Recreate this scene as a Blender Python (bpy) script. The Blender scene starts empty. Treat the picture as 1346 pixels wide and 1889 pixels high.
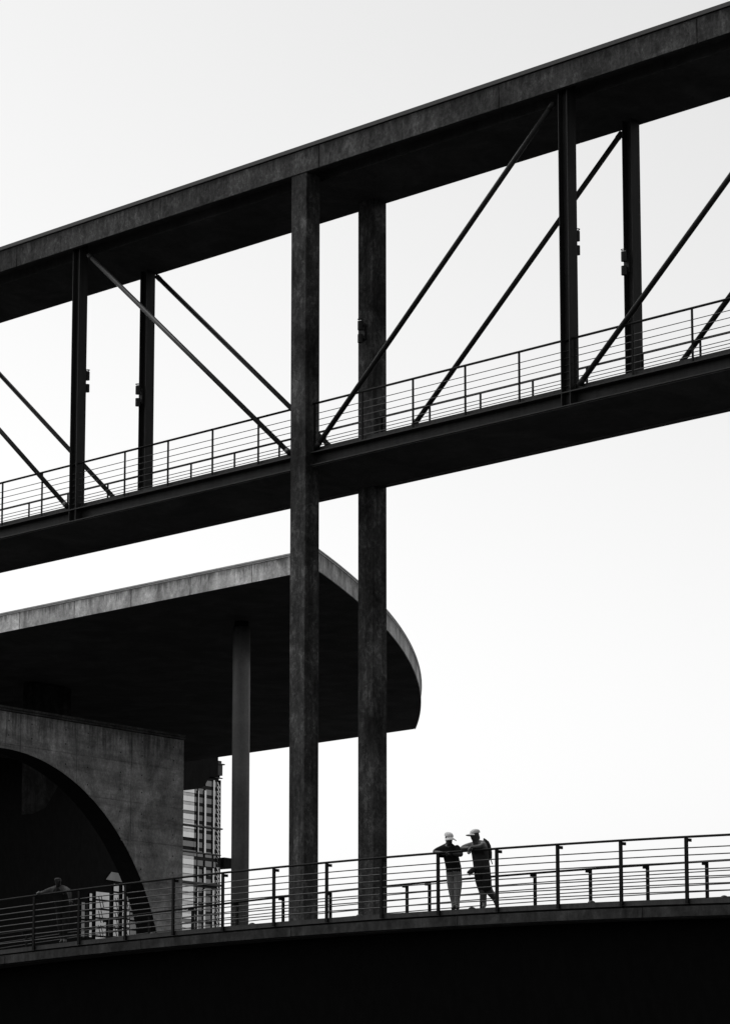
import bpy, bmesh, math, random
from mathutils import Vector, Matrix
random.seed(7)
scene = bpy.context.scene
COL = scene.collection
R = math.radians
ZC = 3.0                                   # camera eye above the water
def Z(z): return z + ZC                    # heights below are written relative to the eye

# ------------------------------------------------------------------ camera
F_PX = 6400.0
PITCH = R(11.164); HEAD = R(-41.94)
def az2(a): return (math.sin(a), math.cos(a))
_ex = az2(HEAD + math.pi); _ey = az2(HEAD + math.pi / 2)
RIGHT = Vector((_ex[0], _ey[0], 0)); FWD_H = Vector((_ex[1], _ey[1], 0))
FWD = FWD_H * math.cos(PITCH) + Vector((0, 0, math.sin(PITCH)))
UP = -FWD_H * math.sin(PITCH) + Vector((0, 0, math.cos(PITCH)))
EYE = Vector((56.692, -50.156, ZC))
cam = bpy.data.cameras.new('camera'); camo = bpy.data.objects.new('camera', cam); COL.objects.link(camo)
cam.sensor_fit = 'AUTO'; cam.sensor_width = 36; cam.lens = 36 * F_PX / 1889
cam.clip_start = 1; cam.clip_end = 12000
M = Matrix((RIGHT, UP, -FWD)).transposed().to_4x4(); M.translation = EYE
camo.matrix_world = M
scene.camera = camo

# ------------------------------------------------------------------ sky and sun
SUN_AZ = R(-62); SUN_EL = R(60)
sh = RIGHT * math.sin(SUN_AZ) + FWD_H * math.cos(SUN_AZ)
SUN_DIR = Vector((sh.x * math.cos(SUN_EL), sh.y * math.cos(SUN_EL), math.sin(SUN_EL)))
world = bpy.data.worlds.new('World'); scene.world = world; world.use_nodes = True
nt = world.node_tree; nt.nodes.clear()
sky = nt.nodes.new('ShaderNodeTexSky'); sky.sky_type = 'NISHITA'; sky.sun_disc = False
sky.sun_elevation = SUN_EL; sky.sun_rotation = math.atan2(sh.x, sh.y)
sky.altitude = 50; sky.air_density = 1.0; sky.dust_density = 3.0; sky.ozone_density = 1.0
bw = nt.nodes.new('ShaderNodeRGBToBW')
bg = nt.nodes.new('ShaderNodeBackground'); bg.inputs['Strength'].default_value = 0.14
out = nt.nodes.new('ShaderNodeOutputWorld')
nt.links.new(sky.outputs[0], bw.inputs[0]); nt.links.new(bw.outputs[0], bg.inputs[0]); nt.links.new(bg.outputs[0], out.inputs[0])
sl = bpy.data.lights.new('sun', 'SUN'); sl.energy = 0.8; sl.angle = R(12); sl.color = (1, 1, 1)
so = bpy.data.objects.new('sun', sl); COL.objects.link(so); so.location = (0, 0, 80)
so.rotation_euler = (-SUN_DIR).to_track_quat('-Z', 'Y').to_euler()
vs = scene.view_settings; vs.view_transform = 'Standard'; vs.look = 'None'; vs.exposure = 0.86; vs.gamma = 1.0
vs.use_curve_mapping = False

# ------------------------------------------------------------------ materials (a black and white photograph: all neutral greys)
def new_mat(name):
    m = bpy.data.materials.new(name); m.use_nodes = True
    return m, m.node_tree, m.node_tree.nodes['Principled BSDF']
def ramp(nt, fac, stops):
    r = nt.nodes.new('ShaderNodeValToRGB'); nt.links.new(fac, r.inputs[0])
    e = r.color_ramp.elements
    while len(e) < len(stops): e.new(.5)
    for i, (p, v) in enumerate(stops): e[i].position = p; e[i].color = (v, v, v, 1)
    return r.outputs[0]
def noise(nt, scale, vec=(1, 1, 1), detail=5, rough=.6, dist=0, off=(0, 0, 0)):
    tc = nt.nodes.new('ShaderNodeNewGeometry'); mp = nt.nodes.new('ShaderNodeMapping')
    mp.inputs['Scale'].default_value = vec; mp.inputs['Location'].default_value = off
    n = nt.nodes.new('ShaderNodeTexNoise'); n.inputs['Scale'].default_value = scale
    n.inputs['Detail'].default_value = detail; n.inputs['Roughness'].default_value = rough; n.inputs['Distortion'].default_value = dist
    nt.links.new(tc.outputs['Position'], mp.inputs[0]); nt.links.new(mp.outputs[0], n.inputs['Vector'])
    return n.outputs[0]
def mul(nt, a, b):
    m = nt.nodes.new('ShaderNodeMix'); m.data_type = 'RGBA'; m.blend_type = 'MULTIPLY'; m.inputs[0].default_value = 1
    nt.links.new(a, m.inputs[6]); nt.links.new(b, m.inputs[7]); return m.outputs[2]
def concrete(name, base, blotch=.45, streak=.4, fine=.25, blotch_scale=1.3, rough=.85, bump=.25, streak_vec=(5, 5, .22), spec=.1, scab=0, drip=None):
    m, nt, b = new_mat(name)
    c = ramp(nt, noise(nt, blotch_scale, (1, 1, .7), 8, .7, .6), [(.36, base * (1 - blotch)), (.5, base * (1 - .2 * blotch)), (.64, base * (1 + blotch))])
    c = mul(nt, c, ramp(nt, noise(nt, 1.0, streak_vec, 6, .7), [(.34, 1 - streak), (.55, 1.0), (.75, 1 + streak * .4)]))
    c = mul(nt, c, ramp(nt, noise(nt, 12, (1, 1, 1), 8, .8), [(.34, 1 - fine), (.66, 1 + fine)]))
    if scab:      # flaked lighter patches with ragged edges, and small dark pits
        c = mul(nt, c, ramp(nt, noise(nt, 5.5, (1, 1, .6), 9, .72, 1.2, (7, 3, 1)), [(.535, 1.0), (.56, 1 + scab), (.66, 1 + .6*scab)]))
        c = mul(nt, c, ramp(nt, noise(nt, 3.1, (1, 1, .35), 9, .75, .8, (2, 9, 4)), [(.36, 1 - .55*scab), (.42, 1.0)]))
    if drip:      # dirt washed down from the top edge: (top height, reach)
        geo = nt.nodes.new('ShaderNodeNewGeometry'); sep = nt.nodes.new('ShaderNodeSeparateXYZ'); nt.links.new(geo.outputs['Position'], sep.inputs[0])
        mr = nt.nodes.new('ShaderNodeMapRange'); mr.inputs['From Min'].default_value = drip[0] - drip[1]; mr.inputs['From Max'].default_value = drip[0]
        mr.inputs['To Min'].default_value = -.25; mr.inputs['To Max'].default_value = .16
        nt.links.new(sep.outputs[2], mr.inputs[0])
        ad = nt.nodes.new('ShaderNodeMath'); ad.operation = 'ADD'; nt.links.new(mr.outputs[0], ad.inputs[0]); nt.links.new(noise(nt, 1.0, (6, 6, .5), 6, .75), ad.inputs[1])
        c = mul(nt, c, ramp(nt, ad.outputs[0], [(.5, 1.0), (.68, .42)]))
    nt.links.new(c, b.inputs['Base Color'])
    b.inputs['Roughness'].default_value = rough; b.inputs['Specular IOR Level'].default_value = spec
    bp = nt.nodes.new('ShaderNodeBump'); bp.inputs['Strength'].default_value = bump; bp.inputs['Distance'].default_value = .012
    nt.links.new(noise(nt, 16, (1, 1, 1), 8, .75), bp.inputs['Height']); nt.links.new(bp.outputs[0], b.inputs['Normal'])
    return m
def plain(name, base, rough=.5, spec=.3, var=.25, scale=6, metal=0, streak=0):
    m, nt, b = new_mat(name)
    c = ramp(nt, noise(nt, scale, (1, 1, .4), 5, .65), [(.3, base * (1 - var)), (.7, base * (1 + var))])
    if streak: c = mul(nt, c, ramp(nt, noise(nt, 1.0, (9, 9, .3), 4, .6), [(.35, 1 - streak), (.6, 1)]))
    nt.links.new(c, b.inputs['Base Color'])
    b.inputs['Roughness'].default_value = rough; b.inputs['Specular IOR Level'].default_value = spec; b.inputs['Metallic'].default_value = metal
    return m
MAT = dict(
    pillar=concrete('weathered_concrete', .039, .75, .6, .45, .9, bump=.9, scab=.9),
    fascia=concrete('roof_edge_concrete', .042, .5, .45, .5, 1.2, streak_vec=(3, 3, .3), bump=.7, scab=.6, drip=(Z(23.02), .5)),
    roofcap=plain('dark_roof_flashing', .014, .5, .3),
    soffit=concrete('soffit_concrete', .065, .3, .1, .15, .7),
    steel=plain('dark_painted_steel', .020, .5, .1, .2, 5, 0, .25),
    girder=plain('grey_painted_steel', .032, .5, .1, .2, 4, 0, .3),
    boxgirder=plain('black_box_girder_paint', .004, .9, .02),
    rail=plain('railing_steel', .007, .55, .04, .15),
    wire=plain('stainless_wire', .03, .45, .2, .1, 6, .1),
    kerb=concrete('deck_edge_concrete', .028, .6, .4, .35, 2.0),
    kerbplate=plain('deck_kerb_plate', .042, .6, .1, .25, 3, 0, .3),
    deck=concrete('deck_paving', .07, .3, .1, .2, 1.0),
    canopy=concrete('painted_dapple_canopy_concrete', .47, .5, .25, .35, .6, streak_vec=(3, 3, .8), drip=(Z(18.02), .62)),  # paleness and blotches imitate dappled reflected light; drips are dirt
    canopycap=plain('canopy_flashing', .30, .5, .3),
    arch=concrete('board_marked_concrete', .215, .5, .45, .32, .5, streak_vec=(.4, .4, 2.6), bump=.6, scab=.25, drip=(Z(14.46), 1.6)),
    dark=plain('near_black_and_painted_shade', .012, .8, .05),  # near-black; on hall walls, storey and reveal it paints in the shade
    column=concrete('smooth_column_concrete', .125, .2, .25, .2, .8, rough=.5, spec=.45),
    water=plain('dark_river_water', .008, .1, .25, .2, .4),
    plaza=concrete('plaza_paving', .06, .3, .0, .2, .3),
    glasslight=plain('mirror_coated_glass', .52, .12, .5, .06, 1.5, 1),
    glassmid=plain('tinted_coated_glass', .13, .12, .5, .12, 1.5, 1),
    glasshall=plain('smoked_mirror_glass', .34, .14, .5, .2, 1.5, 1),
    glassdim=plain('dim_tinted_glass', .11, .15, .5, .2, 1.5, 1),
    glassdark=plain('dark_spandrel_glass', .02, .5, .1, .3, 2),
    fin=plain('pale_metal_fin', .55, .25, .5, .08, 2, 1),
    cornice=plain('dark_cornice_metal', .05, .5, .3),
    lamp=plain('lamp_housing_metal', .015, .5, .15),
    lens=plain('lamp_lens_glass', .8, .15, .5, .02, 2, 1),
)

# ------------------------------------------------------------------ mesh helpers
def link(name, me, mat, parent=None, smooth=False):
    if mat is not None: me.materials.append(mat)
    o = bpy.data.objects.new(name, me); COL.objects.link(o)
    if parent is not None:
        o.parent = parent
    if smooth:
        for p in me.polygons: p.use_smooth = True
    return o
def ploc(parent):
    v = Vector((0, 0, 0))
    while parent is not None: v += parent.location; parent = parent.parent
    return v
class B:
    """collects geometry in world coordinates and links it as one mesh under its parent"""
    def __init__(s): s.v = []; s.f = []
    def add(s, vs, fs):
        k = len(s.v); s.v += [tuple(v) for v in vs]; s.f += [tuple(i + k for i in f) for f in fs]; return s
    def box(s, x0, x1, y0, y1, z0, z1):
        return s.add([(x0,y0,z0),(x1,y0,z0),(x1,y1,z0),(x0,y1,z0),(x0,y0,z1),(x1,y0,z1),(x1,y1,z1),(x0,y1,z1)],
                     [(0,3,2,1),(4,5,6,7),(0,1,5,4),(1,2,6,5),(2,3,7,6),(3,0,4,7)])
    def obox(s, o, ax, ay, az_):
        """box from corner o along three edge vectors"""
        o = Vector(o); ax = Vector(ax); ay = Vector(ay); az_ = Vector(az_)
        c = [o, o+ax, o+ax+ay, o+ay, o+az_, o+ax+az_, o+ax+ay+az_, o+ay+az_]
        return s.add(c, [(0,3,2,1),(4,5,6,7),(0,1,5,4),(1,2,6,5),(2,3,7,6),(3,0,4,7)])
    def tube(s, pts, rad, n=8, cap=True):
        pts = [Vector(p) for p in pts]; k = len(s.v); rings = len(pts)
        rads = rad if isinstance(rad, (list, tuple)) else [rad] * rings
        for i, p in enumerate(pts):
            d = (pts[min(i+1, rings-1)] - pts[max(i-1, 0)]).normalized()
            a = d.cross(Vector((0, 0, 1)) if abs(d.z) < .95 else Vector((1, 0, 0))).normalized(); b = d.cross(a)
            for j in range(n):
                t = 2 * math.pi * (j + .5) / n
                s.v.append(tuple(p + (a * math.cos(t) + b * math.sin(t)) * rads[i]))
        for i in range(rings - 1):
            for j in range(n):
                s.f.append((k+i*n+j, k+i*n+(j+1)%n, k+(i+1)*n+(j+1)%n, k+(i+1)*n+j))
        if cap:
            s.f.append(tuple(k+j for j in range(n))[::-1]); s.f.append(tuple(k+(rings-1)*n+j for j in range(n)))
        return s
    def prism(s, poly, z0, z1):
        n = len(poly)
        return s.add([(x, y, z0) for x, y in poly] + [(x, y, z1) for x, y in poly],
                     [tuple(range(n))[::-1], tuple(range(n, 2*n))] + [(i, (i+1)%n, n+(i+1)%n, n+i) for i in range(n)])
    def loft(s, prof, xs, zf):
        """profile [(y, z)] swept along X, lifted by zf(x)"""
        k = len(s.v); n = len(prof)
        for x in xs:
            h = zf(x)
            for y, z in prof: s.v.append((x, y, z + h))
        for i in range(len(xs) - 1):
            for j in range(n):
                s.f.append((k+i*n+j, k+(i+1)*n+j, k+(i+1)*n+(j+1)%n, k+i*n+(j+1)%n))
        s.f.append(tuple(k+j for j in range(n))); s.f.append(tuple(k+(len(xs)-1)*n+j for j in range(n))[::-1])
        return s
    def build(s, name, mat, parent=None, smooth=False, origin=None, bevel=0):
        """origin: world point the object sits at (default: the parent's)"""
        base = ploc(parent); o_ = Vector(origin) if origin is not None else base
        me = bpy.data.meshes.new(name); me.from_pydata([tuple(Vector(v) - o_) for v in s.v], [], s.f)
        bm = bmesh.new(); bm.from_mesh(me); bmesh.ops.recalc_face_normals(bm, faces=bm.faces)
        if bevel: bmesh.ops.bevel(bm, geom=list(bm.edges), offset=bevel, segments=1, affect='EDGES')
        bm.to_mesh(me); bm.free()
        ob = link(name, me, mat, parent, smooth); ob.location = o_ - base
        return ob
def dup(o, parent, loc=None):
    c = o.copy(); COL.objects.link(c); c.parent = parent
    if loc is not None: c.location = Vector(loc) - ploc(parent)
    return c
def tag(o, label, cat, group=None):
    o['label'] = label; o['category'] = cat
    if group: o['group'] = group
    return o
def struct(o): o['kind'] = 'structure'; return o
def thing(name, loc, label, cat, group=None):
    o = bpy.data.objects.new(name, None); COL.objects.link(o); o.location = loc; o.empty_display_size = .3
    return tag(o, label, cat, group)

# ------------------------------------------------------------------ setting: water and the paved bank
b = B(); b.add([(-3000,-3000,0),(3000,-3000,0),(3000,3000,0),(-3000,3000,0)], [(0,1,2,3)])
struct(b.build('water', MAT['water']))
b = B(); b.box(-900, -26.2, -700, 900, -1, Z(4.35)); struct(b.build('plaza', MAT['plaza']))

# ------------------------------------------------------------------ upper covered footbridge
X0, X1 = -25.5, 25.5
ub = thing('covered_footbridge', (0, 0, 0), 'dark roofed steel footbridge high up on two tall square concrete pillars', 'footbridge')
PW, PD, PY = .52, .41, 1.0035            # pillar size, pillar line
for s in (-1, 1):
    pb = B(); pb.box(-PW/2, PW/2, s*PY - PD/2, s*PY + PD/2, -1.5, Z(22.498))
    pb.build('pillar', MAT['pillar'], ub, bevel=.014)
# roof
RF = 1.22; FALL = .262                    # far edge of the roof; its underside falls towards the far side
rb = B(); rb.add([(x, y, Z(z)) for x in (X0, X1) for y, z in ((-1.19, 22.502), (-1.13, 22.502), (-1.11, 22.66), (-.62, 22.66), (-.60, 22.44), (RF - .03, 22.502 - FALL), (RF - .03, 23.05), (-1.19, 23.05))],
       [(i, (i+1) % 8, 8 + (i+1) % 8, 8 + i) for i in range(8)] + [(0, 1, 2, 7), (2, 3, 6, 7), (3, 4, 5, 6), (15, 10, 9, 8), (15, 14, 11, 10), (14, 13, 12, 11)])
roof = rb.build('roof_slab', MAT['soffit'], ub)
def FY(s, a, c): return (-c, -a) if s < 0 else (a + RF - 1.22, c + RF - 1.22)
cuts = [X0, -22.0, -16.4, -10.6, -4.95, .70, 6.45, 12.1, 17.8, X1]
for s in (-1, 1):
    for a, c in zip(cuts[:-1], cuts[1:]):
        fb = B(); fb.box(a + .011, c - .011, *FY(s, 1.195, 1.225), Z(22.506 - (FALL if s > 0 else 0)), Z(23.022))
        fb.build('fascia_panel', MAT['fascia'], roof)
    cb = B(); cb.box(X0 - .03, X1 + .03, *FY(s, 1.12, 1.245), Z(23.052), Z(23.14)); cb.build('roof_coping', MAT['roofcap'], roof)
    lb = B(); lb.box(X0, X1, *FY(s, 1.192, 1.205), Z(23.024), Z(23.05)); lb.build('shadow_gap', MAT['dark'], roof)
# deck
db = B(); db.box(X0, X1, -.84, .84, Z(15.80), Z(16.10)); db.build('deck_slab', MAT['deck'], ub)
db = B(); db.add([(x, y, Z(z)) for x in (X0, X1) for y, z in ((-1.04, 15.77), (1.04, 15.575), (1.04, 15.60), (-1.04, 15.7905))],
       [(i, (i+1) % 4, 4 + (i+1) % 4, 4 + i) for i in range(4)] + [(3, 2, 1, 0), (4, 5, 6, 7)]); db.build('soffit_panel', MAT['soffit'], ub)
for s in (-1, 1):
    gb = B()
    GY = lambda a, c: (-c, -a) if s < 0 else (a, c)
    dz = 0 if s < 0 else -.21
    gb.box(X0, X1, *GY(.855, .875), Z(15.812 + dz), Z(16.073 + dz))
    gb.box(X0, X1, *GY(.845, 1.085), Z(16.073 + dz), Z(16.097 + dz))
    gb.box(X0, X1, *GY(.845, 1.085), Z(15.7915 + dz), Z(15.812 + dz))
    gb.build('edge_girder', MAT['girder'], ub)
    kb = B(); kb.box(X0, X1, min(s*.93, s*.95), max(s*.93, s*.95), Z(16.1), Z(16.215)); kb.build('kerb_plate', MAT['girder'], ub)
# steel columns (H section, flanges facing along the bridge)
COLX = [-24.75, -16.55, -8.367, 8.18, 16.35, 24.55]
colmesh = None
for s in (-1, 1):
    hb = B(); w2 = .135; t = .022; d0, d1 = -.1275, .1275
    hb.box(-w2, -w2 + t, d0, d1, 0, 6.84 if s < 0 else 6.5); hb.box(w2 - t, w2, d0, d1, 0, 6.84 if s < 0 else 6.5); hb.box(-w2 + t, w2 - t, -.009, .009, 0, 6.84 if s < 0 else 6.5)
    o = None
    for i, cx in enumerate(COLX):
        if s > 0 and cx < 0: cx += .215
        if o is None: o = hb.build('column', MAT['steel'], ub); o.location = (cx, s * .9525, Z(15.813))
        else: dup(o, ub, (cx, s * .9525, Z(15.813)))
# diagonal tie rods
RODS = {-1: [(-24.3, 22.36, -16.9, 16.2), (-16.03, 22.34, -8.66, 16.2), (-7.98, 22.3, -.50, 16.2), (.37, 16.2, 7.86, 22.34), (8.50, 16.2, 15.98, 22.36), (16.7, 16.2, 24.2, 22.36)],
        1: [(-24.1, 22.1, -16.9, 16.2), (-15.91, 22.1, -8.69, 16.2), (-7.85, 22.1, -.70, 16.2), (.60, 16.2, 7.88, 22.1), (8.73, 16.2, 15.85, 22.1), (16.9, 16.2, 24.1, 22.1)]}
for s in (-1, 1):
    for xa, za, xb, zb in RODS[s]:
        p0 = (xa, s*1.0, Z(za)); p1 = (xb, s*1.0, Z(zb))
        tb = B(); tb.tube([p0, p1], .058, 12); r = tb.build('tie_rod', MAT['steel'], ub, smooth=True)
        for p, q in ((p0, p1), (p1, p0)):
            dv = (Vector(q) - Vector(p)).normalized()
            jb = B(); jb.tube([Vector(p) + dv*.02, Vector(p) + dv*.16], .064, 12); jb.build('rod_sleeve', MAT['steel'], r, smooth=True)
# railings
RT = 17.2
for s in (-1, 1):
    rl = None
    spans = [(X0, -.28, [-24.25 + 1.618*k for k in range(15)] + [-.33]), (.28, X1, [.33] + [1.9 + 1.62*k for k in range(15)])]
    for xa, xb, posts in spans:
        tb = B(); tb.tube([(xa, s*1.0, Z(RT)), (xb, s*1.0, Z(RT))], .025, 8); rl = tb.build('railing', MAT['rail'], ub, smooth=True)
        p0 = None
        for px in posts:
            if px < xa or px > xb: continue
            if any(abs(px - cx) < .13 for cx in COLX): continue
            if p0 is None:
                q = B(); q.box(px - .022, px + .022, s*1.0 - .012, s*1.0 + .012, Z(16.13), Z(RT - .02)); p0 = q.build('post', MAT['rail'], rl, origin=(px, s*1.0, Z(16.13)))
            else: dup(p0, rl, (px, s*1.0, Z(16.13)))
        w0 = None
        for k in range(6):
            z = Z(RT - .235 - .147*k)
            if w0 is None:
                q = B(); q.tube([(xa, s*1.0, z), (xb, s*1.0, z)], .009, 6); w0 = q.build('wire', MAT['wire'], rl, smooth=True, origin=((xa+xb)/2, s*1.0, z))
            else: dup(w0, rl, ((xa+xb)/2, s*1.0, z))

# ------------------------------------------------------------------ lower arched footbridge
def arch(x): return -.00287*x - .00135*x*x          # camber of the deck
LX0, LX1 = -26.2, 28.0
XS = [LX0 + (LX1 - LX0)*i/64 for i in range(65)]
lb_ = thing('arched_footbridge', (0, 0, Z(3.3)), 'low arched footbridge with two wire railings and people on it', 'footbridge')
RAILZ = 6.844
KT = RAILZ - 1.148                                   # top of the kerb
zf = lambda x: Z(arch(x))
b = B(); b.loft([(-2.25, KT-.34), (-2.25, KT-.004), (0, KT+.04), (2.25, KT-.004), (2.25, KT-.34)], XS, zf); b.build('deck', MAT['deck'], lb_)
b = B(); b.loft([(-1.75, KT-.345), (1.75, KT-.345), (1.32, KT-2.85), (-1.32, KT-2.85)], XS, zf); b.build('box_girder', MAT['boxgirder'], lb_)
for s in (-1, 1):
    b = B(); b.loft([(s*2.26, KT-.098), (s*2.26, KT), (s*2.365, KT), (s*2.365, KT-.098)], XS, zf); b.build('kerb', MAT['kerbplate'], lb_)
    b = B(); b.loft([(s*2.252, KT-.135), (s*2.252, KT-.1), (s*2.30, KT-.1), (s*2.30, KT-.135)], XS, zf); b.build('shadow_gap', MAT['dark'], lb_)
    cut = [LX0] + [1.2 + 5.07*k for k in range(-5, 6)] + [LX1]
    for a, c in zip(cut[:-1], cut[1:]):
        if c - a < .3: continue
        n = max(2, int((c - a)/.9)); xs = [a + .008 + (c - a - .016)*i/n for i in range(n+1)]
        b = B(); b.loft([(s*2.254, KT-.325), (s*2.254, KT-.137), (s*2.38, KT-.137), (s*2.38, KT-.325)], xs, zf); b.build('edge_beam', MAT['kerb'], lb_)
    posts = [x for x in ([.66 + 1.6925*k for k in range(-15, 16)] if s < 0 else [.335 + 1.6575*k for k in range(-15, 16)] + [-.40]) if LX0 + .1 < x < LX1 - .1]
    b = B(); b.tube([(x, s*2.4, zf(x) + RAILZ) for x in XS], .024, 8); rl = b.build('railing', MAT['rail'], lb_, smooth=True)
    p0 = None
    for px in posts:
        loc = (px, s*2.4, zf(px) + KT - .09)
        if p0 is None:
            b = B(); x, y, z = loc
            b.box(x - .034, x + .034, y - .02, y + .02, z, z + 1.215)
            ya, yb = sorted((y - s*.02, y - s*.135)); b.box(x - .016, x + .016, ya, yb, z + 1.155, z + 1.213)
            p0 = b.build('post', MAT['rail'], rl, origin=loc)
        else: dup(p0, rl, loc)
    w0 = None
    for k in range(7):
        dz = .205 + .135*k
        if w0 is None:
            b = B(); b.tube([(x, s*2.4, zf(x) + RAILZ - dz) for x in XS], 0.0115, 6); w0 = b.build('wire', MAT['wire'], rl, smooth=True, origin=(0, s*2.4, Z(RAILZ - dz)))
        else: dup(w0, rl, (0, s*2.4, Z(RAILZ - dz)))
for x in (24.5,):
    b = B(); b.box(x, x + 2.6, -2.0, 2.0, -1.5, Z(2.0)); b.build('pier', MAT['pillar'], lb_)
# dome lights let into the deck beside the kerb
dome = None
DL = ['dome deck light left of the near pillar foot behind the kerb', 'dome deck light at the foot of the far pillar',
      'dome deck light between the two capped people', 'dome deck light behind the kerb right of the capped people', 'rightmost dome deck light behind the kerb', 'dome deck light below the third railing bay from the left edge']
for x, lab in zip((-.40, 3.04, 6.40, 9.73, 13.16, -3.80), DL):
    z = zf(x) + KT - .042
    t_ = thing('deck_light', (x, -2.1, z), lab, 'lamp', 'dome lights along the deck edge')
    if dome is None:
        b = B(); b.tube([(x, -2.1, z + .001), (x, -2.1, z + .03)], .10, 16); ring = b.build('base_ring', MAT['lamp'], t_)
        b = B(); b.tube([(x, -2.1, z + .0302 + .072*math.sin(a)) for a in (0, .4, .8, 1.15, 1.45)], [.088*math.cos(a) for a in (0, .4, .8, 1.15, 1.45)], 16)
        dome = b.build('dome', MAT['lamp'], t_, smooth=True)
    else:
        dup(ring, t_, t_.location); dup(dome, t_, t_.location)

# twin spot lamps on the inner side of columns and pillar
LAMPS = [(-.03, PY - PD/2, 19.18, -1, 'twin spot lamp on the far square concrete pillar'),
         (-8.152, .825, 19.1, -1, 'twin spot lamp on the far steel column left of the pillars'),
         (8.18, .825, 19.12, -1, 'twin spot lamp on the far steel column right of the pillars'),
         (-8.367, -.825, 19.27, 1, 'twin spot lamp edging past the near steel column on the left'),
         (8.18, -.825, 19.3, 1, 'twin spot lamp edging past the near steel column on the right')]
for x, y, z, d, lab in LAMPS:
    t_ = thing('spot_lamp', (x, y, Z(z)), lab, 'lamp', 'twin spot lamps on the upper bridge')
    b = B(); ya, yb = sorted((y + d*.002, y + d*.05)); b.box(x - .06, x + .06, ya, yb, Z(z) - .18, Z(z) + .19); b.build('backplate', MAT['lamp'], t_, bevel=.006)
    yc = y + d*.13
    for k, (za, zb) in enumerate(((.045, .25), (-.25, -.06))):
        b = B(); b.tube([(x, yc, Z(z) + za), (x, yc, Z(z) + zb)], .062, 14); h = b.build('lamp_housing', MAT['lamp'], t_, smooth=False)
        b = B(); b.box(x - .02, x + .02, min(y + d*.04, yc), max(y + d*.04, yc), Z(z) + (za+zb)/2 - .02, Z(z) + (za+zb)/2 + .02); b.build('bracket', MAT['lamp'], h)
        if k == 0:
            b = B(); b.tube([(x, yc, Z(z) + .2502), (x, yc, Z(z) + .262)], .045, 12); b.build('lens', MAT['lens'], h)
            b = B()
            for q in range(10):
                a0 = 2*math.pi*q/10
                p = Vector((x + .06*math.cos(a0), yc + .06*math.sin(a0), Z(z) + .295)); a1 = 2*math.pi*(q+1)/10
                p2 = Vector((x + .06*math.cos(a1), yc + .06*math.sin(a1), Z(z) + .295)); b.tube([p, p2], .009, 6)
            b.tube([(x - .056, yc, Z(z) + .25), (x - .056, yc, Z(z) + .295)], .008, 6); b.tube([(x + .056, yc, Z(z) + .25), (x + .056, yc, Z(z) + .295)], .008, 6)
            b.build('glare_ring', MAT['lamp'], h)

# ------------------------------------------------------------------ concrete building with the canopy
bd = thing('concrete_building', (-40, 25, Z(4.35)), 'concrete building with sweeping flat canopy and huge round wall opening', 'building')
S0, S1 = 17.5, 18.02
CNR = (-16.45, 13.72)
arcpts = [CNR, (-17.9, 15.75), (-19.66, 18.18), (-21.5, 20.5), (-23.37, 22.72), (-25.1, 24.8), (-26.83, 26.78), (-28.35, 28.42), (-29.8, 29.92), (-31.0, 31.15), (-32.1, 32.24), (-33.75, 33.8), (-35.8, 35.65), (-37.92, 37.54), (-39.8, 39.13)]
# smooth the arc with a circle through three of its points
def circ(p, q, r):
    ax, ay = p; bx, by = q; cx, cy = r
    d = 2*(ax*(by-cy)+bx*(cy-ay)+cx*(ay-by))
    ux = ((ax*ax+ay*ay)*(by-cy)+(bx*bx+by*by)*(cy-ay)+(cx*cx+cy*cy)*(ay-by))/d
    uy = ((ax*ax+ay*ay)*(cx-bx)+(bx*bx+by*by)*(ax-cx)+(cx*cx+cy*cy)*(bx-ax))/d
    return ux, uy, math.hypot(ax-ux, ay-uy)
cx_, cy_, cr_ = circ(CNR, (-26.83, 26.78), (-39.8, 39.13))
t0 = math.atan2(CNR[1]-cy_, CNR[0]-cx_); t1 = math.atan2(39.13-cy_, -39.8-cx_)
if t1 - t0 > math.pi: t1 -= 2*math.pi
if t0 - t1 > math.pi: t1 += 2*math.pi
NA = 48
arcp = [(cx_ + cr_*math.cos(t0+(t1-t0)*i/NA), cy_ + cr_*math.sin(t0+(t1-t0)*i/NA)) for i in range(NA+1)]
def offs(poly_pts, d):      # push the arc out by d
    return [(cx_ + (cr_ + sgn*d)*math.cos(t0+(t1-t0)*i/NA), cy_ + (cr_ + sgn*d)*math.sin(t0+(t1-t0)*i/NA)) for i in range(NA+1)]
mid = arcp[NA//2]
sgn = 1 if (mid[0]-cx_) > 0 else -1
core = [(-78, 13.76), (-16.56, 13.76)] + offs(0, -.05)[2:] + [(-78, 39.0)]
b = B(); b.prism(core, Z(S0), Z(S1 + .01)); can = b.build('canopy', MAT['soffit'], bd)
# fascia panels: straight edge, then the arc
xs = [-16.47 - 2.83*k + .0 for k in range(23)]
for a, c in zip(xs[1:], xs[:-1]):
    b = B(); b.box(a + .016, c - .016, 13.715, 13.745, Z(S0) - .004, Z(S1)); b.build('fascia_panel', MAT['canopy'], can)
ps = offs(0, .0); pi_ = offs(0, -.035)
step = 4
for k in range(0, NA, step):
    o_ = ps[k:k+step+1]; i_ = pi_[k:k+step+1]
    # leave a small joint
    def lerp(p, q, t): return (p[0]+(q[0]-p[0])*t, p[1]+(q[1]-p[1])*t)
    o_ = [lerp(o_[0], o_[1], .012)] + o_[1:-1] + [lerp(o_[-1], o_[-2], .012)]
    b = B(); b.prism(o_ + i_[::-1], Z(S0) - .004, Z(S1)); b.build('fascia_panel', MAT['canopy'], can)
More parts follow.
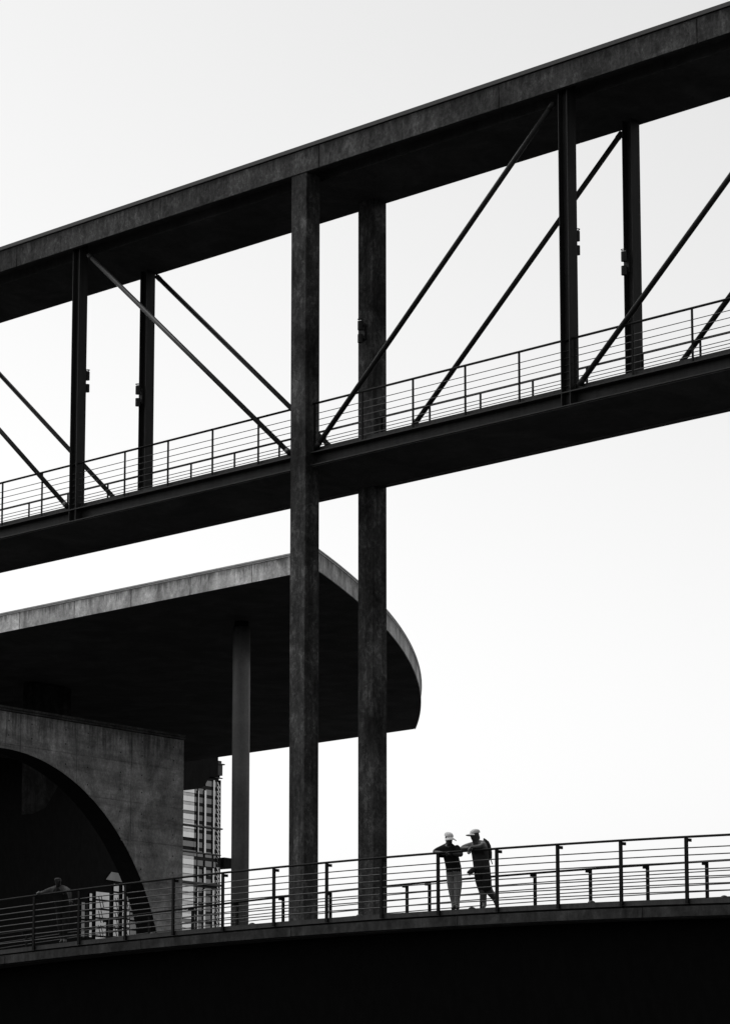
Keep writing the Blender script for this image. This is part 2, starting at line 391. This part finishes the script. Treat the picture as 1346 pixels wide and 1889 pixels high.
# coping: two stepped metal strips
for dz0, dz1, d in ((.012, .055, .012), (.06, .10, .03)):
    for a, c in zip(xs[1:], xs[:-1]):
        b = B(); b.box(a + .004, c - .004, 13.715 - d, 13.80, Z(S1) + dz0, Z(S1) + dz1); b.build('coping', MAT['canopycap'], can)
    po = offs(0, d); pn = offs(0, -.08); b = B(); b.prism(po + pn[::-1], Z(S1) + dz0, Z(S1) + dz1); b.build('coping', MAT['canopycap'], can)
# round columns
for cx, cy, r in ((-24.904, 18.026, .272),):
    b = B(); b.tube([(cx, cy, Z(4.35)), (cx, cy, Z(16.0)), (cx, cy, Z(17.32))], r, 40); c_ = b.build('round_column', MAT['column'], bd, smooth=True)
    b = B(); b.tube([(cx, cy, Z(17.32)), (cx, cy, Z(17.505))], r*.8, 32); b.build('column_neck', MAT['dark'], c_, smooth=True)
# wall with the circular opening: direction W along it, N its normal
W = Vector((-.20210362, .97936414, 0)); N = Vector((.97936414, .20210362, 0)); R0 = Vector((-29.99, 19.871, 0))
def wp(u, z, off=0): p = R0 + W*u + N*off; return (p.x, p.y, Z(z))
UC, ZC0, RC = -8.5355, 5.53, 7.786
U0, U1, WZ0, WZ1 = -20.0, 0.03, 4.35 - .0, 14.46
def strips(bl, u0, u1, z0, z1, off, n, depth=None):
    """rectangle u0..u1 x z0..z1 minus the circular opening, as a front face at off (and returns)"""
    us = [u0 + (u1-u0)*i/n for i in range(n+1)]
    crit = [c for c in (UC - RC, UC + RC) if u0 < c < u1]
    us = sorted(set(us + crit))
    def lim(u):
        d = RC*RC - (u-UC)**2
        return ZC0 + math.sqrt(d) if d > 0 else None
    made = False
    for a, c in zip(us[:-1], us[1:]):
        la, lc = lim(a), lim(c)
        za = max(z0, la) if la is not None else z0
        zc = max(z0, lc) if lc is not None else z0
        if la is None and lc is not None and abs(a-(UC+RC)) > 1e-6: za = z0
        if abs(a-(UC+RC)) < 1e-6 : za = z0
        if za >= z1 and zc >= z1: continue
        za = min(za, z1); zc = min(zc, z1)
        made = True
        q = [wp(a, za, off), wp(c, zc, off), wp(c, z1, off), wp(a, z1, off)]
        if depth is None: bl.add(q, [(0, 1, 2, 3)])
        else:
            k = [wp(a, za, off-depth), wp(c, zc, off-depth), wp(c, z1, off-depth), wp(a, z1, off-depth)]
            bl.add(q + k, [(0,1,2,3),(7,6,5,4),(0,4,5,1),(1,5,6,2),(2,6,7,3),(3,7,4,0)])
    return made
b = B(); strips(b, U0, U1 - .012, WZ0, WZ1 - .01, -.016, 150, .78); wall = b.build('arch_wall', MAT['arch'], bd)
ucut = [0.03 - 2.615*k for k in range(9)]; zcut = [4.35, 4.95, 6.17, 7.38, 8.59, 9.8, 11.01, 12.22, 13.46, WZ1]
for a, c in zip(ucut[1:], ucut[:-1]):
    for z0, z1 in zip(zcut[:-1], zcut[1:]):
        b = B(); g = .010
        if strips(b, max(a, U0) + g, c - g, z0 + g, z1 - g, 0, 22, .0158): b.build('wall_panel', MAT['arch'], wall)
for dz0, dz1, d in ((.01, .075, .03), (.085, .15, .06)):
    b = B(); b.obox(wp(U0, WZ1 + dz0, d), W*(U1-U0+.04), -N*(.8 + d), Vector((0, 0, dz1-dz0))); b.build('coping', MAT['fascia'], wall)
b = B(); n = 96; th0, th1 = -.15, math.pi + .15
for i in range(n + 1):
    a = th0 + (th1 - th0)*i/n
    for r_, o_ in ((RC - .006, -.02), (RC - .006, -.80), (RC + .02, -.80), (RC + .02, -.02)):
        b.v.append(wp(UC + r_*math.cos(a), ZC0 + r_*math.sin(a), o_))
for i in range(n):
    for j in range(4): b.f.append((4*i + j, 4*i + (j+1) % 4, 4*i + 4 + (j+1) % 4, 4*i + 4 + j))
b.build('reveal_shade', MAT['dark'], wall)  # added near-black strip that paints shade onto the opening's reveal
b = B()
for a, c in zip(ucut[1:], ucut[:-1]):
    for z0, z1 in zip(zcut[:-1], zcut[1:]):
        for fu in (.2, .8):
            for fz in (.28, .72):
                u = a + (c-a)*fu; z = z0 + (z1-z0)*fz
                if z1 - z0 < 1 or (u-UC)**2 + (z-ZC0)**2 < (RC+.12)**2: continue
                k = len(b.v); b.v += [wp(u + .026*math.cos(t), z + .026*math.sin(t), .0015) for t in [math.pi*q/4 for q in range(8)]]; b.f.append(tuple(range(k, k+8)))
th_ = b.build('tie_holes', MAT['dark'], wall); th_['kind'] = 'stuff'
# inner pier catching a little light behind the opening
b = B(); pu = [(2.8, 17.45), (4.75, 17.45), (4.75, 15.2), (4.34, 14.25), (3.5, 13.17), (2.83, 12.9)]
n = len(pu); b.add([wp(u, z, -9.0) for u, z in pu] + [wp(u, z, -9.5) for u, z in pu], [tuple(range(n)), tuple(range(n, 2*n))[::-1]] + [(i, n+i, n+(i+1) % n, (i+1) % n) for i in range(n)])
b.build('inner_pier', MAT['kerb'], bd)
# hall behind the opening: back wall with its shade painted in near-black, floor-to-roof
FO = Vector((-60.15, 46.335, 0))
def fp(u, z, off=0): p = FO + W*u + N*off; return (p.x, p.y, Z(z))
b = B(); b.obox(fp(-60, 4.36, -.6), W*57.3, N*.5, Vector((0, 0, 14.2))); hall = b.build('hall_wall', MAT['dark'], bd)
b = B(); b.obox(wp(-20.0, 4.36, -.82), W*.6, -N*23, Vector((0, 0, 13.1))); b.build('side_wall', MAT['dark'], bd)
# dark upper storey under the far end of the canopy; its chamfer imitates a reflection in the glass
def fpoly(bl, pts, off, th):
    n = len(pts); v = [fp(u, z, off) for u, z in pts] + [fp(u, z, off-th) for u, z in pts]
    return bl.add(v, [tuple(range(n)), tuple(range(n, 2*n))[::-1]] + [(i, n+i, n+(i+1)%n, (i+1)%n) for i in range(n)])
b = B(); fpoly(b, [(-9, 17.22), (-2.53, 17.22), (-1.85, 17.34), (-1.50, 17.52), (-1.20, 17.92), (-.61, 17.95), (-.61, 18.9), (-9, 18.9)], .35, .9); b.build('storey_and_reflection', MAT['dark'], bd)

# ------------------------------------------------------------------ glazed tower behind
tw = thing('glazed_tower', tuple(FO + Vector((0, 0, Z(4.36)))), 'tall glazed facade with dark floor bands and pale fins seen behind the concrete wall', 'building')
b = B(); b.obox(fp(-2.68, 4.37, -.09), W*2.68, -N*6, Vector((0, 0, 14.0))); b.build('core_wall', MAT['glassdark'], tw)
ROW = .3895; ZT = 17.955
cols = [(-2.66, -1.76, 'A'), (-1.745, -1.575, 'm'), (-1.505, -1.14, 'm'), (-.99, -.535, 'm'), (-.415, -.245, 'm')]
for k in range(-1, 19):
    zt = ZT - ROW*k - .155                 # top of the glass band, below it the dark band of the next floor
    zb = zt - (ROW - .155)
    for (a, c, kind) in cols:
        z0 = zb; z1 = zt
        if kind == 'A':
            if k in (7, 8): mt = 'glassmid'
            else:
                mt = 'glasslight'
                b = B(); b.obox(fp(a, zt + .008, -.034), W*(c-a), -N*.046, Vector((0, 0, .125 if k >= 0 else .04))); b.build('pane', MAT['glasshall' if k % 4 else 'glassmid'], tw)
        else: mt = 'glassmid'
        if k == -1: z1 = min(z1, ZT); 
        if z1 - z0 < .05: continue
        b = B(); b.obox(fp(a, z0, -.03), W*(c-a), -N*.05, Vector((0, 0, z1-z0)))
        b.build('pane', MAT[mt], tw)
    if k >= 0:
        b = B(); b.obox(fp(-1.75, zt + .008, -.035), W*1.5, -N*.045, Vector((0, 0, .138))); b.build('spandrel', MAT['glassdark'], tw)
for u, w_, z1 in ((-1.56, .05, 17.3), (-1.125, .115, 17.35), (-.52, .085, 17.85)):
    zz = [z1]; 
    for za, zb in ((z1, 14.60), (14.0, 13.30), (13.05, 4.4)):
        b = B(); b.obox(fp(u, zb, .03), W*w_, -N*.075, Vector((0, 0, za - zb))); b.build('fin', MAT['fin'], tw)
for zs, th, d, ua, ub_ in ((17.955, .04, .10, -2.6, .03), (15.72, .06, .12, -2.66, .04), (14.58, .05, .06, -2.66, 0), (13.24, .09, .10, -2.66, .02)):
    b = B(); b.obox(fp(ua, zs, d), W*(ub_-ua), -N*(d + .02), Vector((0, 0, th))); b.build('ledge', MAT['cornice'], tw)
b = B(); b.obox(fp(-2.6, 18.09, .10), W*2.62, -N*5, Vector((0, 0, .46))); b.build('cornice', MAT['cornice'], tw, bevel=.01)
b = B(); b.obox(fp(-2.6, 18.56, .16), W*2.70, -N*5.1, Vector((0, 0, .05))); b.build('parapet_cap', MAT['cornice'], tw)
b = B(); b.obox(fp(-2.6, 18.62, .05), W*2.60, -N*5.1, Vector((0, 0, .12))); b.build('parapet', MAT['cornice'], tw)
b = B(); b.obox(fp(-2.6, 17.995, .0), W*2.55, -N*4.8, Vector((0, 0, .094))); b.build('cornice_recess', MAT['dark'], tw)
# lattice strip at the corner: slanting pale blades between dark gaps
blade = None
for k in range(34):
    z = 17.80 - .39*.5*k
    if z < 11: break
    base = Vector(fp(-.235, z, .0))
    if blade is None:
        b = B(); b.obox(base, W*.075 , -N*.03, Vector((0, 0, .02))); 
        v = [fp(-.235, z, .0), fp(-.175, z, .0), fp(-.02, z-.26, .0), fp(-.08, z-.26, .0)]
        v2 = [fp(-.235, z, -.03), fp(-.175, z, -.03), fp(-.02, z-.26, -.03), fp(-.08, z-.26, -.03)]
        b = B(); b.add(v + v2, [(0,1,2,3),(7,6,5,4),(0,4,5,1),(1,5,6,2),(2,6,7,3),(3,7,4,0)])
        blade = b.build('blade', MAT['fin'], tw, origin=base)
    else: dup(blade, tw, base)
b = B(); b.obox(fp(-.012, 4.4, .012), W*.03, -N*.1, Vector((0, 0, 13.5))); b.build('corner_mullion', MAT['cornice'], tw)
b = B(); b.obox(fp(.022, 14.10, .2), W*.9, -N*3, Vector((0, 0, .38))); bal = b.build('balcony', MAT['dark'], tw)
b = B(); b.obox(fp(.02, 14.481, .24), W*.86, -N*3.1, Vector((0, 0, .03))); b.build('balcony_cap', MAT['cornice'], bal)

# glazing of the same tower further left, seen through the round opening
gh = [(-9.05, -8.85, 'glassmid'), (-8.80, -8.62, 'glassdark'), (-8.55, -8.40, 'glasshall'), (-8.15, -7.30, 'glasshall'), (-7.02, -6.70, 'glasshall'), (-6.45, -6.00, 'glasshall'), (-5.95, -5.55, 'glassmid'), (-5.22, -4.98, 'glassmid'), (-4.9, -4.72, 'glasshall'), (-4.62, -4.25, 'glasshall')]
ztop = [12.0, 12.0, 12.4, 12.5, 12.9, 12.95, 12.9, 12.2, 11.9, 11.55]
hb_ = thing('glazed_hall', fp(-6.8, 4.36, -.05), 'glass wall seen through the round opening at bottom left', 'building')
for (a, c, mt), zt in zip(gh, ztop):
    z = zt; k = 0
    while z > 10.6:
        b = B(); b.obox(fp(a, z - .33, -.04), W*(c-a), -N*.05, Vector((0, 0, .30 if mt != 'fin' else .33))); b.build('pane', MAT[mt], hb_)
        z -= .375
b = B(); fpoly(b, [(-7.55, 13.02), (-5.75, 12.95), (-6.1, 13.32), (-7.2, 13.36)], -.03, .06); b.build('transom_pane', MAT['glassdim'], hb_)
for u in (-7.9, -6.85, -6.3, -4.8):
    for k in range(3):
        zt = 12.3 - .6*k
        b = B(); b.tube([fp(u, zt, .03), fp(u + .18, zt - .5, .03)], .018, 6); b.build('strut', MAT['cornice'], hb_)

# ------------------------------------------------------------------ people on the arched bridge
# joints are written as (to the right of the picture, away from the camera, up), metres from the feet
MAT.update(
    skin=plain('shaded_skin', .042, .6, .3, .1, 20), black=plain('black_cotton', .012, .9, .05, .2, 30), trousers=plain('pale_trousers', .16, .9, .1, .25, 14),
    cap=plain('pale_cap_cloth', .42, .9, .1, .08, 20), grey=plain('grey_shirt', .03, .9, .1, .25, 14), palegrey=plain('pale_sleeve', .15, .9, .1, .15, 16),
    shorts=plain('dark_shorts', .014, .9, .05, .2, 30), shoe=plain('dark_shoes', .03, .6, .2, .3, 20), shoe2=plain('grey_shoes', .1, .7, .2, .4, 30),
    dimsleeve=plain('cotton_sleeve', .05, .9, .1, .2, 16), hair=plain('dark_hair', .015, .7, .2), pack=plain('dark_backpack_nylon', .018, .7, .2, .2, 20))
ROTZ = math.atan2(RIGHT.y, RIGHT.x)
FAT = dict(he=1.2, cr=1.15, ne=1.2, pe=1.15, wa=1.15, ch=1.15, hp=1.15, kn=1.2, an=1.05, sh=1.12, el=1.05)
def skin_person(name, loc, joints, bones, mats, label, hands, hem=.78, shirt='black', low='trousers'):
    """joints {name: (r, d, z, radius)}; bones [(a, b, mat_near_a, mat_near_b, cut)]; one continuous skinned body"""
    names = list(joints); idx = {n: i for i, n in enumerate(names)}
    me = bpy.data.meshes.new(name + '_skeleton')
    me.from_pydata([joints[n][:3] for n in names], [(idx[a], idx[b_]) for a, b_, *_ in bones], [])
    ob = bpy.data.objects.new(name + '_skeleton', me); COL.objects.link(ob)
    md = ob.modifiers.new('Skin', 'SKIN'); md.branch_smoothing = .6; md.use_smooth_shade = True
    for i, n in enumerate(names):
        r = joints[n][3]*FAT.get(n[:2], 1.0); r = (r, r)
        me.skin_vertices[0].data[i].radius = r
        me.skin_vertices[0].data[i].use_root = (n == 'pelvis')
    ss = ob.modifiers.new('Sub', 'SUBSURF'); ss.levels = 3; ss.render_levels = 3
    dg = bpy.context.evaluated_depsgraph_get(); dg.update()
    ev = ob.evaluated_get(dg); body = bpy.data.meshes.new_from_object(ev)
    bpy.data.objects.remove(ob)
    # hands: palm and five tapering fingers, joined into the body mesh
    hb = B()
    for wrist, pdir, side, up in hands:
        wv = Vector(wrist); pd = Vector(pdir).normalized(); sd = Vector(side).normalized(); upv = Vector(up).normalized()
        hb.tube([wv, wv + pd*.045, wv + pd*.085], [.026, .034, .03], 8)
        for k, ln in enumerate((.062, .074, .07, .055)):
            o_ = wv + pd*.078 + sd*(.026 - .0175*k)
            hb.tube([o_, o_ + pd*ln*.5 + upv*.006, o_ + pd*ln*.85 - upv*.022], [.0095, .009, .007], 6)
        o_ = wv + pd*.03 + sd*.03; hb.tube([o_, o_ + pd*.03 + sd*.022, o_ + pd*.058 + sd*.02 - upv*.012], [.011, .0105, .008], 6)
    bm = bmesh.new(); bm.from_mesh(body)
    nb = len(bm.faces); vs_ = [bm.verts.new(v) for v in hb.v]
    for f in hb.f:
        try: bm.faces.new([vs_[i] for i in f])
        except ValueError: pass
    bm.faces.ensure_lookup_table()
    P_ = {n: Vector(joints[n][:3]) for n in names}
    for i, f in enumerate(bm.faces):
        f.smooth = True
        if i >= nb: f.material_index = mats.index('skin'); continue
        c = f.calc_center_median(); best = None
        for a, b_, ma, mb, cut in bones:
            ab = P_[b_] - P_[a]; t = max(0, min(1, (c - P_[a]).dot(ab)/max(ab.length_squared, 1e-9)))
            ra = joints[a][3]; rb_ = joints[b_][3]; ra = ra[0] if isinstance(ra, tuple) else ra; rb_ = rb_[0] if isinstance(rb_, tuple) else rb_
            dist = (c - (P_[a] + ab*t)).length / (ra + (rb_ - ra)*t + .01)
            if best is None or dist < best[0]: best = (dist, ma if t < cut else mb, b_)
        mm = best[1]
        if mm in (shirt, low) and best[2] in ('waist', 'chest', 'hpL', 'hpR'): mm = shirt if c.z > hem else low
        f.material_index = mats.index(mm)
    bmesh.ops.recalc_face_normals(bm, faces=bm.faces)
    bm.to_mesh(body); bm.free(); body.name = name
    for m in list(body.materials): body.materials.pop()
    o = bpy.data.objects.new(name, body); COL.objects.link(o); o.location = loc; o.rotation_euler = (0, 0, ROTZ)
    for m in mats: body.materials.append(MAT[m])
    return tag(o, label, 'person')
def local_part(bl, name, mat, parent, smooth=True):
    me = bpy.data.meshes.new(name); me.from_pydata(bl.v, [], bl.f)
    bm = bmesh.new(); bm.from_mesh(me); bmesh.ops.recalc_face_normals(bm, faces=bm.faces); bm.to_mesh(me); bm.free()
    o = link(name, me, mat, parent, smooth); return o
def cap(parent, c, fdir, tilt, r=.094):
    """crown plus curved visor; c = head centre, fdir = facing (r, d), tilt = how far the visor dips"""
    f = Vector((fdir[0], fdir[1], 0)).normalized(); sd = Vector((-f.y, f.x, 0)); c = Vector(c)
    bl = B(); n = 16; rows = [(0, 1.0), (.25, .99), (.5, .93), (.75, .78), (.92, .5), (1.0, .08)]
    for h, q in rows:
        for j in range(n):
            a = 2*math.pi*j/n
            bl.v.append(tuple(c + f*(r*1.12*q*math.cos(a)) + sd*(r*.95*q*math.sin(a)) + Vector((0, 0, h*r*.86 - tilt*.35*r*math.cos(a)*q))))
    for i in range(len(rows)-1):
        for j in range(n): bl.f.append((i*n+j, i*n+(j+1)%n, (i+1)*n+(j+1)%n, (i+1)*n+j))
    bl.f.append(tuple((len(rows)-1)*n+j for j in range(n)))
    o = local_part(bl, 'cap', MAT['cap'], parent)
    bl = B(); m = 9
    for lay in (0, -.008):
        for j in range(m):
            a = -1.15 + 2.3*j/(m-1)
            for rr, dr in ((r*1.0, 0), (r*1.12 + .075*math.cos(a*.9), -tilt*.05 - .012)):
                bl.v.append(tuple(c + f*(rr*math.cos(a)*1.05) + sd*(rr*.93*math.sin(a)) + Vector((0, 0, dr + lay - tilt*.3*r - .012*abs(math.sin(a))))))
    for j in range(m-1):
        for l in (0, 1):
            k = l*2*m + 2*j; bl.f.append((k, k+1, k+3, k+2))
        k = 2*j; q = 2*m + 2*j; bl.f.append((k+1, q+1, q+3, k+3))
    v = local_part(bl, 'visor', MAT['cap'], o)
    return o
H = [('pelvis','waist'),]
def body_bones(shirt, cutsl, low, lowcut, lowend, shoe, sleeve=None, face='skin'):
    sl = sleeve or shirt
    arm_end = 'skin' if cutsl < 1 else sl
    return [('pelvis','waist', low, shirt, .25), ('waist','chest', shirt, shirt, 1), ('chest','neck', shirt, face, .8), ('neck','chin', face, face, 1), ('chin','head', face, face, 1), ('chin','nose', face, face, 1),
            ('head','crown', face, 'hair', .3), ('chest','shL', shirt, sl, .55), ('shL','elL', sl, arm_end, cutsl), ('elL','wrL', arm_end, 'skin', .85),
            ('chest','shR', shirt, sl, .55), ('shR','elR', sl, arm_end, cutsl), ('elR','wrR', arm_end, 'skin', .85),
            ('pelvis','hpL', low, low, 1), ('hpL','knL', low, low, 1), ('knL','anL', low, lowend, lowcut), ('anL','toL', shoe, shoe, 1), ('anL','heL', shoe, shoe, 1),
            ('pelvis','hpR', low, low, 1), ('hpR','knR', low, low, 1), ('knR','anR', low, lowend, lowcut), ('anR','toR', shoe, shoe, 1), ('anR','heR', shoe, shoe, 1)]
PYF = -2.05
def feet(x): return (x, PYF, zf(x) + KT + .004)
# first: black T-shirt, pale trousers, both forearms on the rail
J1 = dict(pelvis=(-.012,.07,.76,.15), waist=(-.04,.02,.90,.165), chest=(-.115,-.11,1.16,.165), neck=(-.12,-.18,1.325,.06), chin=(-.122,-.215,1.39,.062), nose=(-.07,-.325,1.425,.012), head=(-.125,-.225,1.455,.088), crown=(-.125,-.22,1.50,.078),
          shL=(-.275,-.05,1.262,.075), elL=(-.43,-.0,1.175,.048), wrL=(-.175,-.26,1.125,.033), shR=(.035,-.24,1.268,.075), elR=(.13,-.36,1.08,.05), wrR=(-.06,-.385,1.115,.033),
          hpL=(-.085,.09,.70,.098), knL=(-.062,.05,.42,.068), anL=(-.022,.07,.085,.048), toL=(-.055,-.10,.035,.036), heL=(-.015,.10,.035,.036),
          hpR=(.062,.03,.70,.098), knR=(.05,-.03,.42,.068), anR=(.032,-.01,.085,.048), toR=(.055,-.18,.035,.036), heR=(.03,.03,.035,.036))
p1 = skin_person('person', feet(5.86), J1, body_bones('black', .62, 'trousers', .97, 'trousers', 'shoe'), ['skin','black','trousers','shoe','hair'],
     'person in black T-shirt, pale trousers and pale cap leaning on the railing', [((-.175,-.26,1.125), (.75,-.55,-.1), (.2,.3,.9), (0,0,1)), ((-.06,-.385,1.115), (-.85,.25,-.05), (-.2,-.5,.8), (0,0,1))])
cap(p1, (-.125, -.228, 1.478), (.45, -.89), .9)
# second: grey T-shirt, dark shorts, hands hanging over the rail, one foot behind the other
J2 = dict(pelvis=(-.044,.07,.77,.15), waist=(-.06,.03,.90,.155), chest=(-.105,-.10,1.17,.16), neck=(-.135,-.17,1.35,.06), chin=(-.17,-.205,1.41,.062), nose=(-.285,-.255,1.435,.012), head=(-.182,-.21,1.47,.088), crown=(-.185,-.205,1.515,.078),
          shL=(-.235,-.03,1.30,.075), elL=(-.455,-.02,1.20,.05), wrL=(-.285,-.21,1.20,.033), shR=(-.005,-.22,1.31,.078), elR=(-.04,-.47,1.205,.052), wrR=(-.27,-.25,1.215,.033),
          hpL=(-.115,.09,.69,.112), knL=(-.03,.05,.42,.084), anL=(.012,.06,.085,.042), toL=(-.03,-.10,.035,.036), heL=(.015,.10,.035,.036),
          hpR=(.048,.03,.69,.112), knR=(.055,-.03,.42,.084), anR=(.255,.15,.165,.042), toR=(.25,.10,.04,.034), heR=(.295,.185,.165,.034))
p2 = skin_person('person', feet(6.70), J2, body_bones('grey', .75, 'shorts', .12, 'skin', 'shoe2', 'palegrey'), ['skin','grey','palegrey','shorts','shoe2','hair'],
     'person in grey T-shirt, dark shorts and pale cap wearing a backpack', [((-.285,-.21,1.20), (-.25,-.35,-.9), (.6,-.5,0), (-.5,-.6,.2)), ((-.27,-.25,1.215), (-.15,-.45,-.85), (.6,-.5,0), (-.5,-.6,.2))], .80, 'grey', 'shorts')
cap(p2, (-.182, -.212, 1.495), (-.93, -.36), .35)
# third: pale sleeves, dark vest, in the shade at the left end
J3 = {k: v for k, v in J1.items()}
J3.update(shL=(-.26,-.03,1.27,.072), elL=(-.46,.02,1.18,.05), wrL=(-.56,.09,1.185,.033), shR=(.05,-.22,1.275,.075), elR=(.16,-.40,1.15,.055), wrR=(.19,-.44,.98,.033))
p3 = skin_person('person', feet(-7.15), J3, body_bones('black', 1.1, 'shorts', .97, 'shorts', 'shoe', 'dimsleeve', 'hair'), ['skin','black','dimsleeve','shorts','shoe','hair'],
     'person with pale sleeves and dark vest leaning on the railing before the round opening', [((-.56,.09,1.185), (-.6,.6,-.1), (.3,.3,.8), (0,0,1)), ((.19,-.44,.98), (.1,-.1,-1), (.6,-.5,0), (.5,.3,0))], .78, 'black', 'shorts')
# backpack and waist bag of the second person (things of their own)
bp = thing('backpack', feet(6.70), 'dark backpack on the back of the person in shorts', 'backpack'); bp.rotation_euler = (0, 0, ROTZ)
bl = B()
prof = [(.98, .04, .05), (1.02, .085, .075), (1.14, .10, .09), (1.27, .09, .08), (1.35, .06, .055), (1.375, .025, .025)]
n = 14
for z_, a_, b2 in prof:
    cx = .085 - (z_ - .98)*.12; cd = .10 - (z_ - .98)*.30
    for j in range(n):
        t = 2*math.pi*j/n; bl.v.append((cx + a_*math.copysign(abs(math.cos(t))**.6, math.cos(t)), cd + b2*math.copysign(abs(math.sin(t))**.6, math.sin(t)), z_))
for i in range(len(prof)-1):
    for j in range(n): bl.f.append((i*n+j, i*n+(j+1)%n, (i+1)*n+(j+1)%n, (i+1)*n+j))
bl.f.append(tuple(range(n))); bl.f.append(tuple((len(prof)-1)*n+j for j in range(n)))
local_part(bl, 'pack_body', MAT['pack'], bp)
for off in (0, .16):
    bl = B(); bl.tube([(.05 - off, -.02 + off*.3, 1.37), (.0 - off, -.16 + off*.4, 1.385), (-.03 - off, -.29 + off*.6, 1.27), (-.02 - off, -.24 + off*.6, 1.10), (.05 - off*.6, -.05, 1.0)], .016, 8); local_part(bl, 'shoulder_strap', MAT['pack'], bp)
bl = B(); bl.tube([(.14, .08, 1.0), (.155, .07, .95), (.17, .07, .90)], .01, 6); local_part(bl, 'loose_strap', MAT['pack'], bp)
wb = thing('waist_bag', feet(6.70), 'small dark bag at the hip of the person in shorts', 'bag'); wb.rotation_euler = (0, 0, ROTZ)
bl = B(); bl.tube([(-.19,-.02,.80), (-.24,-.05,.76), (-.29,-.07,.71), (-.30,-.075,.67)], [.03, .055, .058, .03], 10); local_part(bl, 'bag_body', MAT['pack'], wb)
bl = B(); bl.tube([(-.32,-.08,.72), (-.33,-.085,.70)], [.025, .012], 8); local_part(bl, 'flap', MAT['pack'], wb)
# padlock hanging on a far wire between the pillars
xw = onx = -2.02
z0 = zf(xw) + RAILZ - .205 - .135*4
pl = thing('padlock', (xw, 2.4, z0 - .045), 'tiny dark padlock on the far railing wire between the pillars', 'padlock')
b = B(); b.box(xw - .016, xw + .016, 2.39, 2.41, z0 - .05, z0 - .012); b.build('lock_body', MAT['rail'], pl, bevel=.003)
b = B(); b.tube([(xw - .011, 2.4, z0 - .014), (xw - .011, 2.4, z0 + .008), (xw, 2.4, z0 + .018), (xw + .011, 2.4, z0 + .008), (xw + .011, 2.4, z0 - .014)], .004, 6); b.build('shackle', MAT['rail'], pl, smooth=True)
